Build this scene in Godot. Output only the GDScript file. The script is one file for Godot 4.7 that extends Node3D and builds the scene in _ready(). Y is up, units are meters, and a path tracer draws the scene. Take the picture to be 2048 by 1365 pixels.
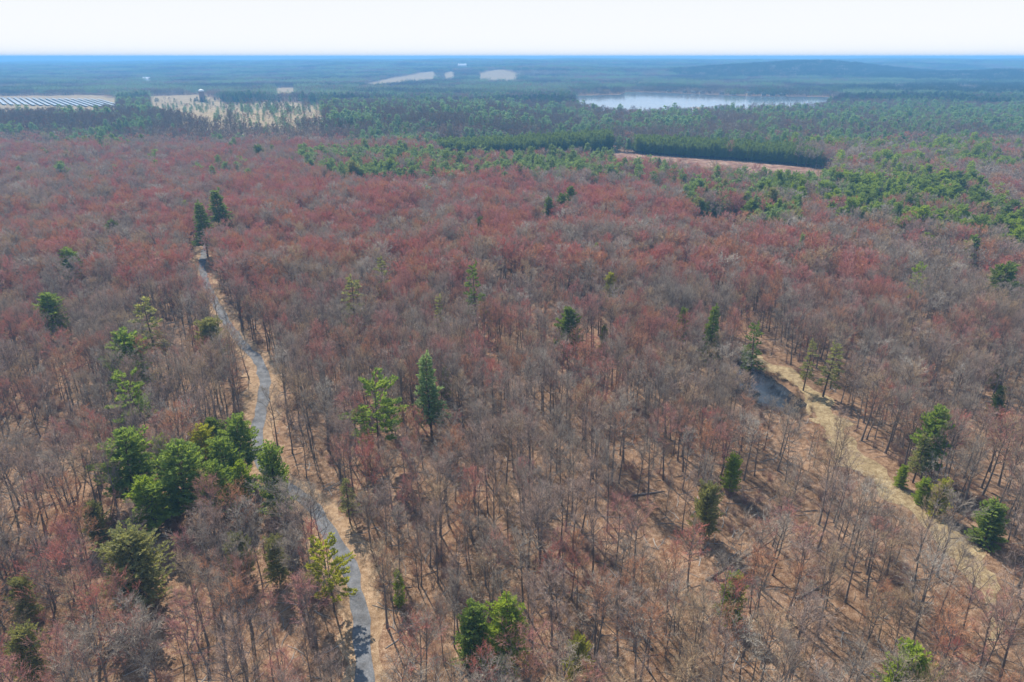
extends Node3D
# Early spring woods from a drone: budding bare trees, scattered pines, a gravel road, a pond, hazy hills.

const EYE := 85.0
const SEED := 20240411

# named evergreens: east, depth, height, crown radius, kind, tone, label
const EVERGREENS = [
	[-77, -116, 17, 4.9, "pine", 1, "broad full pine at the left end of the pine clump by the gravel road"],
	[-63.5, -110.5, 17, 4.6, "pine", 1, "tall dark pine with a long bare lower trunk in the middle of the pine clump"],
	[-68.5, -107.7, 12, 3.5, "pine", 2, "lowest front pine of the clump, green down to the ground before the broad full one"],
	[-72, -120.8, 13, 2.3, "pine", 2, "small pale green pine wedged between the broad full pine and the long-trunked pine"],
	[-65.3, -123.7, 14, 2.8, "pine", 3, "yellow green pine sticking up at the back of the pine clump"],
	[-65.1, -130, 12, 2.5, "pine", 0, "small shaded pine at the very back of the clump beside the yellow green one"],
	[-58.3, -126, 15, 3.5, "pine", 1, "grey green pine at the back right of the clump touching the gravel road verge"],
	[-58.9, -118.7, 14, 3.2, "pine", 1, "pine with fine upswept tips in the right half of the clump"],
	[-56.1, -110.2, 14, 2.7, "pine", 1, "bluish green layered pine low in the right half of the clump"],
	[-54, -114.8, 11, 2.1, "pine", 2, "small round green pine right of the bluish layered one in the clump"],
	[-46.8, -113, 16, 3.5, "bush", 1, "dense pine green to the ground on the roadside at the right end of the clump"],
	[-62, -88.9, 14, 5.4, "round", 4, "large olive grey rounded evergreen below the pine clump"],
	[-29.4, -87.1, 14, 3.4, "open", 3, "yellow green pine leaning over the lower gravel road"],
	[-5.8, -77.5, 10, 3.1, "bush", 1, "left and darker one of two bright pines near the bottom"],
	[-1, -76.7, 12, 3.7, "bush", 2, "right and brighter one of two bright pines near the bottom"],
	[9.6, -73.8, 8, 1.9, "round", 3, "small round yellow green evergreen right of the two bright pines"],
	[35.4, -85.7, 9, 2.5, "bush", 2, "bright green young pine half hidden by grey twigs beside the leaning trunk"],
	[54.1, -67.9, 12, 3.9, "bush", 2, "bright green pine cut off by the bottom edge at the lower right"],
	[-102.4, -166.2, 18, 5.2, "pine", 1, "bushy green pine left of the road, upper of two stacked above the clump"],
	[-89.2, -141.9, 17, 4.8, "open", 1, "sparse layered pine directly below the bushy one, above the clump"],
	[-102.1, -179.6, 22.5, 4.4, "thin", 4, "dull grey green pine with a bare lower trunk up left of the road"],
	[-148.2, -206, 15, 4.3, "pine", 1, "small round-topped pine near the left edge, level with the upper road"],
	[-30, -131.9, 20, 5.7, "open", 1, "tall open pine with layered branches right of the road in mid woods"],
	[-19.4, -143.4, 22, 3.2, "spire", 5, "tallest slender spruce with a long bare trunk right of the open layered pine"],
	[-138.2, -323.9, 27, 5.2, "spire", 0, "tall dark spruce beyond the far end of the gravel road"],
	[-140.3, -305.4, 25, 4.3, "spire", 0, "narrow dark spruce right above the far end of the gravel road"],
	[-172.7, -359, 15, 3.7, "pine", 4, "small olive pine left of the narrow dark spruce by the road end"],
	[-174.6, -260.7, 15, 4.2, "pine", 1, "lone small pine in the grey woods left of the road end"],
	[-186, -313.9, 15, 3.5, "pine", 0, "lone dark pine among red trees up left of the road end"],
	[-50.9, -205.8, 21.2, 4, "thin", 4, "dull grey green pine right of the upper road bend"],
	[-11.6, -212.5, 23.8, 3.3, "thin", 0, "dark shaggy narrow evergreen in the middle of the red woods"],
	[-22.1, -198.6, 17.5, 2, "thin", 4, "thin olive spruce left below the dark shaggy pine"],
	[-46.7, -236.3, 18.8, 3.1, "thin", 4, "faded grey green pine above the dull pine of the road bend"],
	[16.6, -185.2, 17.5, 3.4, "pine", 0, "dark green pine with a forked top in the centre of the woods"],
	[35.1, -232.6, 13.8, 2.5, "pine", 3, "small yellow green pine up right of the forked dark pine"],
	[18.4, -349.9, 18.8, 3.6, "spire", 0, "leftmost dark spruce of the trio below the pine band"],
	[26.3, -372.2, 16.2, 3.8, "pine", 0, "dark dull pine in the middle of the trio below the pine band"],
	[32.7, -378.9, 18.8, 3.6, "pine", 0, "tallest almost black pine of the trio below the pine band"],
	[35, -370.1, 11.2, 3, "pine", 5, "little pale pine at the foot of the trio below the pine band"],
	[-15.6, -329.5, 12.5, 2.7, "pine", 0, "tiny dark pine alone in the reddest part of the woods"],
	[18.7, -291.6, 12.5, 2.2, "pine", 1, "tiny green pine in the red woods below the trio"],
	[34.3, -270.7, 15, 2.2, "pine", 1, "small green pine in the red woods right below the trio"],
	[-50, -400.6, 15, 5, "pine", 5, "pale blue green pine at the upper edge of the red woods"],
	[56.8, -178.7, 21.2, 2.5, "spire", 0, "dark spruce up left of the pond"],
	[52.5, -196.7, 13.8, 1.9, "pine", 1, "small green pine left of the dark spruce by the pond"],
	[68.8, -177.7, 18, 3, "thin", 0, "dark feathery spruce at the upper end of the grassy bank"],
	[70.3, -185, 6, 2.1, "bush", 1, "little green bush at the tip of the pond bank"],
	[80.4, -168.6, 15, 1.9, "thin", 4, "thin olive spruce, left of two on the right side of the grassy bank"],
	[84.3, -164.9, 16, 2.8, "thin", 4, "wider pale olive spruce, right of two beside the grassy bank"],
	[89.2, -125.8, 17, 3.2, "pine", 1, "dark pine with a green sunny top right of the grassy track"],
	[86.5, -124.1, 12, 2.1, "thin", 4, "dull thin pine just left of the dark pine by the grassy track"],
	[45.8, -120.7, 9, 1.9, "round", 2, "small bright round evergreen between the pond and the leaning trunk"],
	[36.7, -106.1, 12, 2.6, "round", 4, "dull olive evergreen in shade above the leaning trunk"],
	[82.8, -122.6, 5, 1.4, "bush", 2, "small bright bush on the right edge of the grassy track"],
	[84, -116.5, 6, 1.9, "bush", 2, "bright low pine bush just right of the grassy track, second of the row"],
	[85.1, -113.2, 8, 2.3, "bush", 3, "bright yellow green pine bush ending the row right of the track"],
	[89.4, -104.4, 9, 3.3, "bush", 1, "dense green young pine near the right edge beside the lower track"],
	[129.8, -273, 10, 2.5, "bush", 1, "small bright pine alone in the grey woods right of the middle"],
	[119, -274.9, 17.5, 2.1, "spire", 5, "thin pale spruce above the small bright pine in the grey woods"],
	[144.5, -232.6, 16.2, 3.9, "open", 2, "pale green open pine alone in the grey woods on the right"],
	[150.6, -293.7, 16.2, 2, "spire", 5, "very thin pale spruce under the right pine belt"],
	[181.2, -291.7, 13.8, 3.3, "pine", 1, "green pine dropping out of the right pine belt on its lower side"],
	[190.7, -275.9, 16.2, 3.5, "pine", 1, "dark green pine standing lower than the right pine belt near the edge"],
	[166, -220.4, 21.2, 5.6, "pine", 0, "big dark pine at the right edge below the pine belt"],
	[87.5, -397, 16.2, 4.3, "pine", 5, "pale pine below the pine band left of the upper right cluster"],
	[99.8, -356.3, 15, 2.9, "pine", 5, "small pale pine, lowest of three left of the upper right cluster"],
	[101.6, -384.8, 15, 3.1, "pine", 5, "small pale pine, left of three beside the upper right cluster"],
	[111.3, -365.3, 18.8, 3.5, "open", 5, "pale shaggy pine, right of three beside the upper right cluster"],
	[133.4, -170.1, 7, 1.7, "bush", 0, "small dark pine in the grey woods near the right edge, upper of two"],
	[124, -154.3, 8, 1.9, "bush", 0, "small dark pine in the grey woods near the right edge, lower of two"],
	[-70.2, -73.3, 10, 2.5, "round", 4, "olive evergreen cut by the left edge near the bottom"],
	[-77.5, -104.1, 9, 2.2, "round", 4, "dull olive evergreen behind grey twigs left of the clump's foot"],
	[-78.2, -84.6, 9, 2, "round", 4, "dull olive evergreen on the left edge above the bottom corner"],
	[-89.5, -188.1, 13, 4.3, "round", 4, "pale dull rounded evergreen left of the road's narrow middle"],
	[-40.5, -93.7, 10, 2.1, "round", 4, "faded olive evergreen between the clump and the lower gravel road"],
	[-47.4, -94.9, 9, 2.6, "round", 4, "shaded grey green evergreen below the big red-orange bare tree"],
	[-18.8, -88.6, 7, 1.1, "bush", 2, "small green pine among twigs right of the lower gravel road"],
	[-145.5, -503.9, 16.2, 4, "pine", 5, "pale pine at the back of the left red woods"],
	[-160.7, -539.7, 18.8, 4.6, "pine", 5, "taller pale pine beside the pale pine at the back of the red woods"],
	[-198, -482.1, 17.5, 3.8, "pine", 5, "pale spruce-like pine high in the left woods above the road end"],
	[-274.5, -479.4, 16.2, 3.8, "pine", 5, "blue green pine high in the far left woods"],
	[-270.1, -444.1, 15, 2.9, "pine", 0, "dark small pine, right of two in the far left woods"],
	[-289.2, -447.7, 13.8, 2.9, "pine", 0, "dark small pine, left of two in the far left woods"],
	[-202.5, -561.4, 20, 4.8, "pine", 0, "dark pine at the edge of the shaded far woods on the left"],
	[28.3, -193.5, 8.8, 1.7, "bush", 0, "small dark evergreen bush among grey crowns in the centre woods"],
	[-32, -110.6, 10, 1.7, "thin", 4, "thin grey green evergreen right of the road behind bare trunks"],
	[-17.7, -164.1, 9, 1.5, "bush", 0, "small dark evergreen right of the tallest slender spruce"],
]
var road_line := PackedVector2Array([Vector2(-152.9, -337.7), Vector2(-147, -319.3), Vector2(-138.8, -295.2), Vector2(-132.2, -279.9), Vector2(-122.4, -261.3), Vector2(-109.7, -238.6), Vector2(-97.2, -217.3), Vector2(-86.5, -200.6), Vector2(-79.3, -192), Vector2(-74.2, -183.5), Vector2(-69.6, -173.5), Vector2(-66.8, -162.8), Vector2(-64.2, -151.9), Vector2(-61.2, -141.7), Vector2(-57.5, -133.3), Vector2(-51.9, -125.7), Vector2(-46.4, -120.8), Vector2(-41.4, -116.7), Vector2(-34.3, -105.7), Vector2(-30.2, -99.1), Vector2(-27.4, -92.8), Vector2(-24.8, -85.4), Vector2(-23, -79.3), Vector2(-21.6, -73.3), Vector2(-20.5, -68.8)])
var track_line := PackedVector2Array([Vector2(73.7, -193.5), Vector2(76.1, -187.1), Vector2(79.5, -179.1), Vector2(81.8, -170.3), Vector2(82.6, -162.8), Vector2(80.7, -154.5), Vector2(79, -145), Vector2(79, -134.4), Vector2(80, -125.4), Vector2(82.2, -117.3), Vector2(83.7, -109.1), Vector2(84.1, -101.9), Vector2(83.6, -95.9), Vector2(80.7, -88.7), Vector2(75.6, -80.3)])
var pond_shape := PackedVector2Array([Vector2(69.9, -188.2), Vector2(72.5, -184.2), Vector2(75.1, -177.7), Vector2(77.6, -167.2), Vector2(78.7, -162.2), Vector2(74.4, -155.6), Vector2(70.5, -158.3), Vector2(66.8, -163.7), Vector2(63, -168.8), Vector2(63.1, -177.7), Vector2(66.6, -185.3)])
var clearing_shape := PackedVector2Array([Vector2(-136, -187.1), Vector2(-131.4, -190.8), Vector2(-124.2, -183.5), Vector2(-123.9, -176.7), Vector2(-131, -178.4)])
var near_field := PackedVector2Array([Vector2(85.8, -685.3), Vector2(125, -659.5), Vector2(168.9, -629), Vector2(206.8, -607.1), Vector2(241.1, -583.7), Vector2(256.8, -554.2), Vector2(208.3, -452.8), Vector2(178.2, -452.8), Vector2(144.9, -485.1), Vector2(112.6, -514.2), Vector2(80, -544)])
var wall_foot := PackedVector2Array([Vector2(-72.2, -649.1), Vector2(-29.3, -642.3), Vector2(49.1, -663.1), Vector2(97.9, -681.5), Vector2(85.6, -577.3), Vector2(42, -565.3), Vector2(-25.5, -558.3), Vector2(-50, -564)])
var lake_shape := PackedVector2Array([Vector2(135.2, -1688.9), Vector2(207.8, -1711), Vector2(258.4, -1733.6), Vector2(293.7, -1869.7), Vector2(386.1, -1830.6), Vector2(473.7, -1733.6), Vector2(548, -1667.3), Vector2(620.8, -1646.3), Vector2(707.4, -1636), Vector2(730.2, -1586.2), Vector2(489, -1147.7), Vector2(420.6, -1134.2), Vector2(282.1, -1083.2), Vector2(202.6, -1059.4), Vector2(143.3, -1083.2), Vector2(110.5, -1175.7)])
var solar_field := PackedVector2Array([Vector2(-1266.7, -1646.3), Vector2(-1178.9, -1667.3), Vector2(-1077.2, -1688.9), Vector2(-993.5, -1722.2), Vector2(-853.8, -1567.1), Vector2(-535.5, -972.1), Vector2(-545, -896.8), Vector2(-562.1, -923.7), Vector2(-657.1, -923.7), Vector2(-708, -914.5)])
var tower_field := PackedVector2Array([Vector2(-838.1, -1667.3), Vector2(-740.4, -1733.6), Vector2(-595.6, -1478.1), Vector2(-506.1, -1287.1), Vector2(-315.2, -794.6), Vector2(-332.5, -787.9), Vector2(-427.6, -891.6), Vector2(-484.5, -963.6)])
var scrub_field := PackedVector2Array([Vector2(-548.8, -1383.5), Vector2(-474.8, -1478.1), Vector2(-364.6, -1368.9), Vector2(-213.5, -806.2), Vector2(-264.9, -750.3), Vector2(-311.7, -793.1)])
var hill_field := PackedVector2Array([Vector2(-503.1, -2894), Vector2(-383.1, -3597.1), Vector2(-314, -3060.5), Vector2(-269.8, -2559.7), Vector2(-348, -2266.4), Vector2(-410.3, -2068.3), Vector2(-484, -2441.3)])
var crest_field := PackedVector2Array([Vector2(-147.8, -3132.5), Vector2(-56, -3413.2), Vector2(25.1, -3060.5), Vector2(16.8, -2454), Vector2(-116, -2454)])
var gap_field := PackedVector2Array([Vector2(-685, -2093), Vector2(-636.6, -2144.1), Vector2(-474.9, -1596.6), Vector2(-515.8, -1573.4)])
var house_lawn := PackedVector2Array([Vector2(333.4, -1326.8), Vector2(354.5, -1249.6), Vector2(301.9, -1071.9), Vector2(287.4, -1121.7)])
var pale_road := PackedVector2Array([Vector2(-1551.1, -3060.5), Vector2(-1534.3, -3060.5), Vector2(-1247.7, -2534.8), Vector2(-1126.8, -2269), Vector2(-1260, -2499.2)])
var farm_yard := PackedVector2Array([Vector2(-303.4, -3169.7), Vector2(-281.2, -3549.3), Vector2(-206.9, -2700.4), Vector2(-240.3, -2581.7)])
# where pines gather among the bare trees: [outline, share]
var pine_zones := [
	[PackedVector2Array([Vector2(1171, -2534), Vector2(2585, -3088), Vector2(966, -1135), Vector2(629, -1252), Vector2(674, -1468)]), 0.9],
	[PackedVector2Array([Vector2(205, -463), Vector2(258, -489), Vector2(294, -467), Vector2(286, -383), Vector2(289, -333), Vector2(225, -253), Vector2(214, -280), Vector2(204, -291), Vector2(185, -310), Vector2(160, -320), Vector2(157, -352)]), 0.62],
	[PackedVector2Array([Vector2(134, -405), Vector2(173, -415), Vector2(140, -322), Vector2(123, -310), Vector2(111, -322)]), 0.75],
	[PackedVector2Array([Vector2(108, -456), Vector2(150, -456), Vector2(123, -372), Vector2(94, -339), Vector2(94, -372)]), 0.25],
	[PackedVector2Array([Vector2(-176, -587), Vector2(-52, -600), Vector2(85, -587), Vector2(74, -489), Vector2(112, -514), Vector2(105, -456), Vector2(56, -442), Vector2(-7, -456), Vector2(-105, -452), Vector2(-152, -501)]), 0.66],
	[PackedVector2Array([Vector2(106, -482), Vector2(188, -452), Vector2(222, -456), Vector2(181, -405), Vector2(102, -433)]), 0.5],
	[PackedVector2Array([Vector2(503, -1159), Vector2(937, -1101), Vector2(641, -744), Vector2(471, -765), Vector2(362, -812)]), 0.72],
	[PackedVector2Array([Vector2(338, -782), Vector2(641, -744), Vector2(430, -489), Vector2(225, -501)]), 0.33],
	[PackedVector2Array([Vector2(-365, -1377), Vector2(539, -1224), Vector2(275, -621), Vector2(95, -621), Vector2(99, -682), Vector2(-169, -621)]), 0.33],
	[PackedVector2Array([Vector2(173, -782), Vector2(316, -729), Vector2(256, -587), Vector2(140, -629)]), 0.6],
	[PackedVector2Array([Vector2(-897, -1101), Vector2(-553, -1101), Vector2(-315, -614), Vector2(-489, -587)]), 0.12],
	[PackedVector2Array([Vector2(-668, -1692), Vector2(174, -2188), Vector2(98, -1224), Vector2(-199, -878), Vector2(-486, -1224)]), 0.5],
	[PackedVector2Array([Vector2(-686, -1224), Vector2(-605, -1224), Vector2(-511, -1028), Vector2(-589, -1048)]), 0.7],
	[PackedVector2Array([Vector2(-503, -1028), Vector2(-395, -939), Vector2(-356, -844), Vector2(-432, -878)]), 0.8],
]
var plantation_left := PackedVector2Array([Vector2(-72.2, -649.1), Vector2(-29.3, -642.3), Vector2(49.1, -663.1), Vector2(97.9, -681.5)])
var plantation_right := PackedVector2Array([Vector2(117.1, -663.1), Vector2(169.8, -632.3), Vector2(207.8, -610.1), Vector2(242.2, -586.6), Vector2(257.4, -572.7)])
# spots: tower, white barn, grey lake house


class Buf:
	var v := PackedVector3Array()
	func tri(a: Vector3, b: Vector3, c: Vector3) -> void:
		v.append(a); v.append(b); v.append(c)
	func quad(a: Vector3, b: Vector3, c: Vector3, d: Vector3) -> void:
		v.append(a); v.append(b); v.append(c); v.append(a); v.append(c); v.append(d)
	func join(o: Buf, t := Transform3D()) -> void:
		v.append_array(t * o.v)
	func spike(p: Vector3, q: Vector3, r: float) -> void:      # a thin three-sided twig that ends in a point
		var d := (q - p).normalized()
		var s := d.cross(Vector3.UP if absf(d.y) < 0.9 else Vector3.RIGHT).normalized() * r
		var u := s.rotated(d, 2.0944)
		var w := s.rotated(d, 4.18879)
		tri(p + s, p + u, q); tri(p + u, p + w, q); tri(p + w, p + s, q)
	func blade(p: Vector3, q: Vector3, r: float, roll: float) -> void:      # a twig too fine to need sides
		var d := (q - p).normalized()
		var s := d.cross(Vector3.UP if absf(d.y) < 0.9 else Vector3.RIGHT).normalized().rotated(d, roll) * r
		tri(p + s, p - s, q)
	func tube(pts: Array, rad: Array, sides: int) -> void:
		var prev := []
		for i in pts.size():
			var p: Vector3 = pts[i]
			var a: Vector3 = pts[maxi(i - 1, 0)]
			var b: Vector3 = pts[mini(i + 1, pts.size() - 1)]
			var d := (b - a).normalized()
			var s := d.cross(Vector3(0.13, 0.31, 0.94) if absf(d.y) > 0.8 else Vector3.UP).normalized()
			var u := d.cross(s)
			var ring := []
			for k in sides:
				var w := TAU * k / sides
				ring.append(p + (s * cos(w) + u * sin(w)) * float(rad[i]))
			if i > 0:
				for k in sides:
					quad(prev[k], prev[(k + 1) % sides], ring[(k + 1) % sides], ring[k])
			prev = ring
	func box(c: Vector3, size: Vector3, b := Basis()) -> void:
		var x := b.x * size.x / 2; var y := b.y * size.y / 2; var z := b.z * size.z / 2
		quad(c - x - y + z, c - x + y + z, c + x + y + z, c + x - y + z)
		quad(c + x - y - z, c + x + y - z, c - x + y - z, c - x - y - z)
		quad(c - x - y - z, c - x + y - z, c - x + y + z, c - x - y + z)
		quad(c + x - y + z, c + x + y + z, c + x + y - z, c + x - y - z)
		quad(c - x + y + z, c - x + y - z, c + x + y - z, c + x + y + z)
		quad(c - x - y - z, c - x - y + z, c + x - y + z, c + x - y - z)

class Growth:
	var trunk := Buf.new()
	var limbs: Array[Buf] = []
	var crown := Buf.new()

var rng := RandomNumberGenerator.new()
var hills := FastNoiseLite.new()
var swell := FastNoiseLite.new()
var patchy := FastNoiseLite.new()
var hue := FastNoiseLite.new()
var clumps := FastNoiseLite.new()
var M := {}
var taken := {}
var openings: Array = []
var named_spots: Array = []
var landmarks: Array = []

# ---------------------------------------------------------------- small helpers
func numbered(called: String) -> String:
	var n: int = taken.get(called, -1) + 1
	taken[called] = n
	return called if n == 0 else "%s_%03d" % [called, n]

func mesh_of(bufs: Array, mats: Array) -> ArrayMesh:
	var m := ArrayMesh.new()
	for i in bufs.size():
		if bufs[i].v.size() == 0: continue
		var a := []
		a.resize(Mesh.ARRAY_MAX)
		a[Mesh.ARRAY_VERTEX] = bufs[i].v
		m.add_surface_from_arrays(Mesh.PRIMITIVE_TRIANGLES, a)
		m.surface_set_material(m.get_surface_count() - 1, mats[i])
	return m

func put(called: String, mesh: Mesh, parent: Node = self) -> MeshInstance3D:
	var o := MeshInstance3D.new()
	o.name = numbered(called) if parent == self else called
	o.mesh = mesh
	parent.add_child(o, true)
	return o

func thing(called: String, label: String, category: String, group := "", at := Vector3.ZERO) -> Node3D:
	var o := Node3D.new()
	o.name = numbered(called)
	add_child(o, true)
	o.position = at
	tag(o, label, category, group)
	return o

func tag(o: Node, label: String, category: String, group := "") -> void:
	o.set_meta("label", label)
	o.set_meta("category", category)
	if group: o.set_meta("group", group)

func setting(called: String, mesh: Mesh) -> MeshInstance3D:
	var o := put(called, mesh)
	o.set_meta("kind", "structure")
	return o

func scatter(called: String, mesh: Mesh, where: Array, tints, parent: Node) -> void:
	if where.is_empty(): return
	var mm := MultiMesh.new()
	mm.transform_format = MultiMesh.TRANSFORM_3D
	mm.use_colors = tints != null
	mm.mesh = mesh
	mm.instance_count = where.size()
	for i in where.size():
		mm.set_instance_transform(i, where[i])
		if tints != null: mm.set_instance_color(i, tints[i])
	var o := MultiMeshInstance3D.new()
	o.name = called
	o.multimesh = mm
	o.set_meta("kind", "stuff")
	parent.add_child(o, true)

func stuff(called: String, label: String) -> Node3D:
	var o := Node3D.new()
	o.name = numbered(called)
	o.set_meta("kind", "stuff")
	o.set_meta("label", label)
	add_child(o, true)
	return o

func mat(c: Color, rough := 0.9) -> StandardMaterial3D:      # c: real-world base colour, linear
	var m := StandardMaterial3D.new()
	m.albedo_color = c.linear_to_srgb()
	m.roughness = rough
	m.metallic_specular = 0.3
	return m

# ---------------------------------------------------------------- the lie of the land
func bump(x: float, z: float, cx: float, cz: float, rx: float, rz: float) -> float:
	var a := (x - cx) / rx; var b := (z - cz) / rz
	return exp(-(a * a + b * b))

func to_line(p: Vector2, line: PackedVector2Array) -> float:
	var best := 1e9
	for i in line.size() - 1:
		var q := Geometry2D.get_closest_point_to_segment(p, line[i], line[i + 1])
		best = minf(best, p.distance_squared_to(q))
	return sqrt(best)

func pond_edge(p: Vector2) -> float:       # below zero inside the pond
	var d := 1e9
	for i in pond_shape.size():
		d = minf(d, p.distance_to(Geometry2D.get_closest_point_to_segment(p, pond_shape[i], pond_shape[(i + 1) % pond_shape.size()])))
	return -d if Geometry2D.is_point_in_polygon(p, pond_shape) else d

func land(x: float, z: float) -> float:
	var d := -z
	var y := swell.get_noise_2d(x, z) * 0.9 * clampf((d - 60.0) / 60.0, 0.3, 1.0) * (1.0 - smoothstep(400.0, 900.0, d))
	if x > 40.0 and x < 110.0 and d > 130.0 and d < 215.0:
		var e := pond_edge(Vector2(x, z))
		y -= 1.5 * clampf((3.0 - e) / 5.0, 0.0, 1.0)
	if d > 620.0 and x < 60.0:      # the shaded step behind the red woods
		y += 9.0 * smoothstep(690.0, 830.0, d) * smoothstep(60.0, -60.0, x) * (1.0 - smoothstep(1000.0, 1300.0, d))
	if d > 1900.0:
		var far := smoothstep(2800.0, 5000.0, d)
		y += far * (lerpf(16.0, 44.0, smoothstep(-0.75, 0.1, x / d)) + 20.0 * hills.get_noise_2d(x, z))
		y += 46.0 * bump(x, z, 1400.0, -3350.0, 360.0, 300.0) + 30.0 * bump(x, z, 980.0, -3100.0, 330.0, 260.0)
		y += 34.0 * bump(x, z, 2250.0, -2750.0, 700.0, 230.0) + 24.0 * bump(x, z, 150.0, -3300.0, 500.0, 350.0)
		var side := clampf(x / maxf(d, 1.0) / 0.75, -1.0, 1.0)
		var top := lerpf(12.0, 24.0, smoothstep(-0.9, 0.2, side))
		y += top * smoothstep(5200.0, 9500.0, d) * (0.85 + 0.5 * hills.get_noise_2d(x * 0.35 + 900.0, z * 0.35))
		y = minf(y, lerpf(30.0, 47.0, smoothstep(-0.8, 0.0, side)) + 19.0 * (1.0 - smoothstep(3700.0, 4500.0, d)) + 9.0 * hills.get_noise_2d(x * 0.4, z * 0.4))
		var skyline := lerpf(14.0, 46.0, smoothstep(-0.85, 0.05, side)) + 24.0 * hills.get_noise_2d(side * 3200.0 + 70.0, 40.0)
		y = lerpf(y, skyline - 30.0 * smoothstep(10500.0, 14000.0, d), smoothstep(6000.0, 8800.0, d))
	return y

func ground_at(x: float, z: float, lift := 0.0) -> Vector3:
	return Vector3(x, land(x, z) + lift, z)

func inside(p: Vector2, poly: PackedVector2Array, box: Rect2) -> bool:
	return box.has_point(p) and Geometry2D.is_point_in_polygon(p, poly)

func box_of(poly: PackedVector2Array) -> Rect2:
	var r := Rect2(poly[0], Vector2.ZERO)
	for p in poly: r = r.expand(p)
	return r

func is_open(p: Vector2) -> bool:
	for o in openings:
		if inside(p, o[0], o[1]): return true
	return false

func near_open(p: Vector2) -> bool:       # the closer openings: road, track, pond
	var d := -p.y
	if d < 345.0 and p.x < 15.0:
		if to_line(p, road_line) < (4.2 if d < 200.0 else 2.9 if d < 262.0 else 4.8) + patchy.get_noise_2d(p.x * 5.0, p.y * 5.0) * 1.6: return true
	if p.x > 40.0 and d < 215.0 and d > 70.0:
		if to_line(p, track_line) < 4.3 + patchy.get_noise_2d(p.x * 5.0, p.y * 5.0) * 1.5: return true
		if p.x < 110.0 and pond_edge(p) < 1.0: return true
	return false

func painted_hill_shade(p: Vector2) -> float:       # mask of the right-hand rises whose slope shade is painted into tree tint
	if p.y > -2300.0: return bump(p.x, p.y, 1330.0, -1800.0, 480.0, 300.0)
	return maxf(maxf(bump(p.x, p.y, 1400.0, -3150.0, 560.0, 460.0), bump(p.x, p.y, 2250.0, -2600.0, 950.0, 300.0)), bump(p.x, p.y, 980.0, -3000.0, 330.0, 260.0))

func pine_share(p: Vector2, d: float) -> float:
	if d > 240.0:
		for q in pine_zones:
			if inside(p, q[0], q[2]):
				var n := clumps.get_noise_2d(p.x, p.y)
				return clampf(q[1] + n * (0.9 if d < 700.0 else 1.3), 0.0, 0.95)
	if d > 1490.0 and painted_hill_shade(p) > 0.35: return 1.0
	if d > 1150.0:
		return clampf(0.30 + clumps.get_noise_2d(p.x * 0.4, p.y * 0.4) * 1.7, 0.0, 0.9)
	if d > 430.0: return 0.03
	return 0.0

func stand_tone(x: float, z: float) -> float:       # far tint varies in broad random patches
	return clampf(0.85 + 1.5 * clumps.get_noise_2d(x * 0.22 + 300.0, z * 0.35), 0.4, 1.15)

func tint_at(x: float, z: float) -> Color:       # twig and bud colour of a bare tree standing here
	var d := -z
	var red := 0.22
	if x < 130.0: red += 0.36 * smoothstep(170.0, 290.0, d) * (1.0 - smoothstep(520.0, 680.0, d)) * smoothstep(-330.0, -120.0, x)
	if x < 30.0: red += 0.10 * smoothstep(420.0, 520.0, d)
	if d > 690.0: red = 0.06
	red += hue.get_noise_2d(x, z) * (0.8 if d < 690.0 else 0.25)
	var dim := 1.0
	if d > 690.0: dim = 0.66          # farther bare trees get a darker tint
	if d > 740.0 and d < 1180.0 and x < 80.0: dim = 0.5  # slope in shadow: its shade is painted into the twig tint
	if d > 1200.0: dim *= stand_tone(x, z) * 0.85
	var k := rng.randf()
	if k < red:
		var s := rng.randf()
		if s < 0.42: return Color(0.49, 0.175, 0.135).lerp(Color(0.43, 0.22, 0.165), rng.randf()) * dim
		if s < 0.78: return Color(0.48, 0.24, 0.125).lerp(Color(0.44, 0.235, 0.15), rng.randf()) * dim
		return Color(0.46, 0.22, 0.185) * dim
	var g := rng.randf()
	if g < 0.50: return Color(0.375, 0.315, 0.245).lerp(Color(0.30, 0.26, 0.21), rng.randf()) * dim
	if g < 0.76: return Color(0.40, 0.295, 0.235).lerp(Color(0.35, 0.265, 0.22), rng.randf()) * dim
	if g < 0.93: return Color(0.42, 0.31, 0.19) * dim
	return Color(0.46, 0.42, 0.35) * dim

# ---------------------------------------------------------------- trees
func bend(p: Vector3, d: Vector3, length: float, n: int, up: float, wob: float) -> Array:
	var pts := [p]
	var q := p
	var e := d
	for i in n:
		e = (e + Vector3(rng.randf_range(-wob, wob), rng.randf_range(-wob, wob) + up, rng.randf_range(-wob, wob))).normalized()
		q += e * (length / n)
		pts.append(q)
	return pts

func along(pts: Array, t: float) -> Vector3:
	var f := clampf(t, 0.0, 0.999) * (pts.size() - 1)
	var i := int(f)
	return (pts[i] as Vector3).lerp(pts[i + 1], f - i)

func heading(pts: Array, t: float) -> Vector3:
	var i := mini(int(clampf(t, 0.0, 0.999) * (pts.size() - 1)), pts.size() - 2)
	return ((pts[i + 1] as Vector3) - (pts[i] as Vector3)).normalized()

func aside(d: Vector3, angle: float, roll: float) -> Vector3:
	var s := d.cross(Vector3.UP if absf(d.y) < 0.95 else Vector3.RIGHT).normalized().rotated(d, roll)
	return (d * cos(angle) + s * sin(angle)).normalized()

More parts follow.
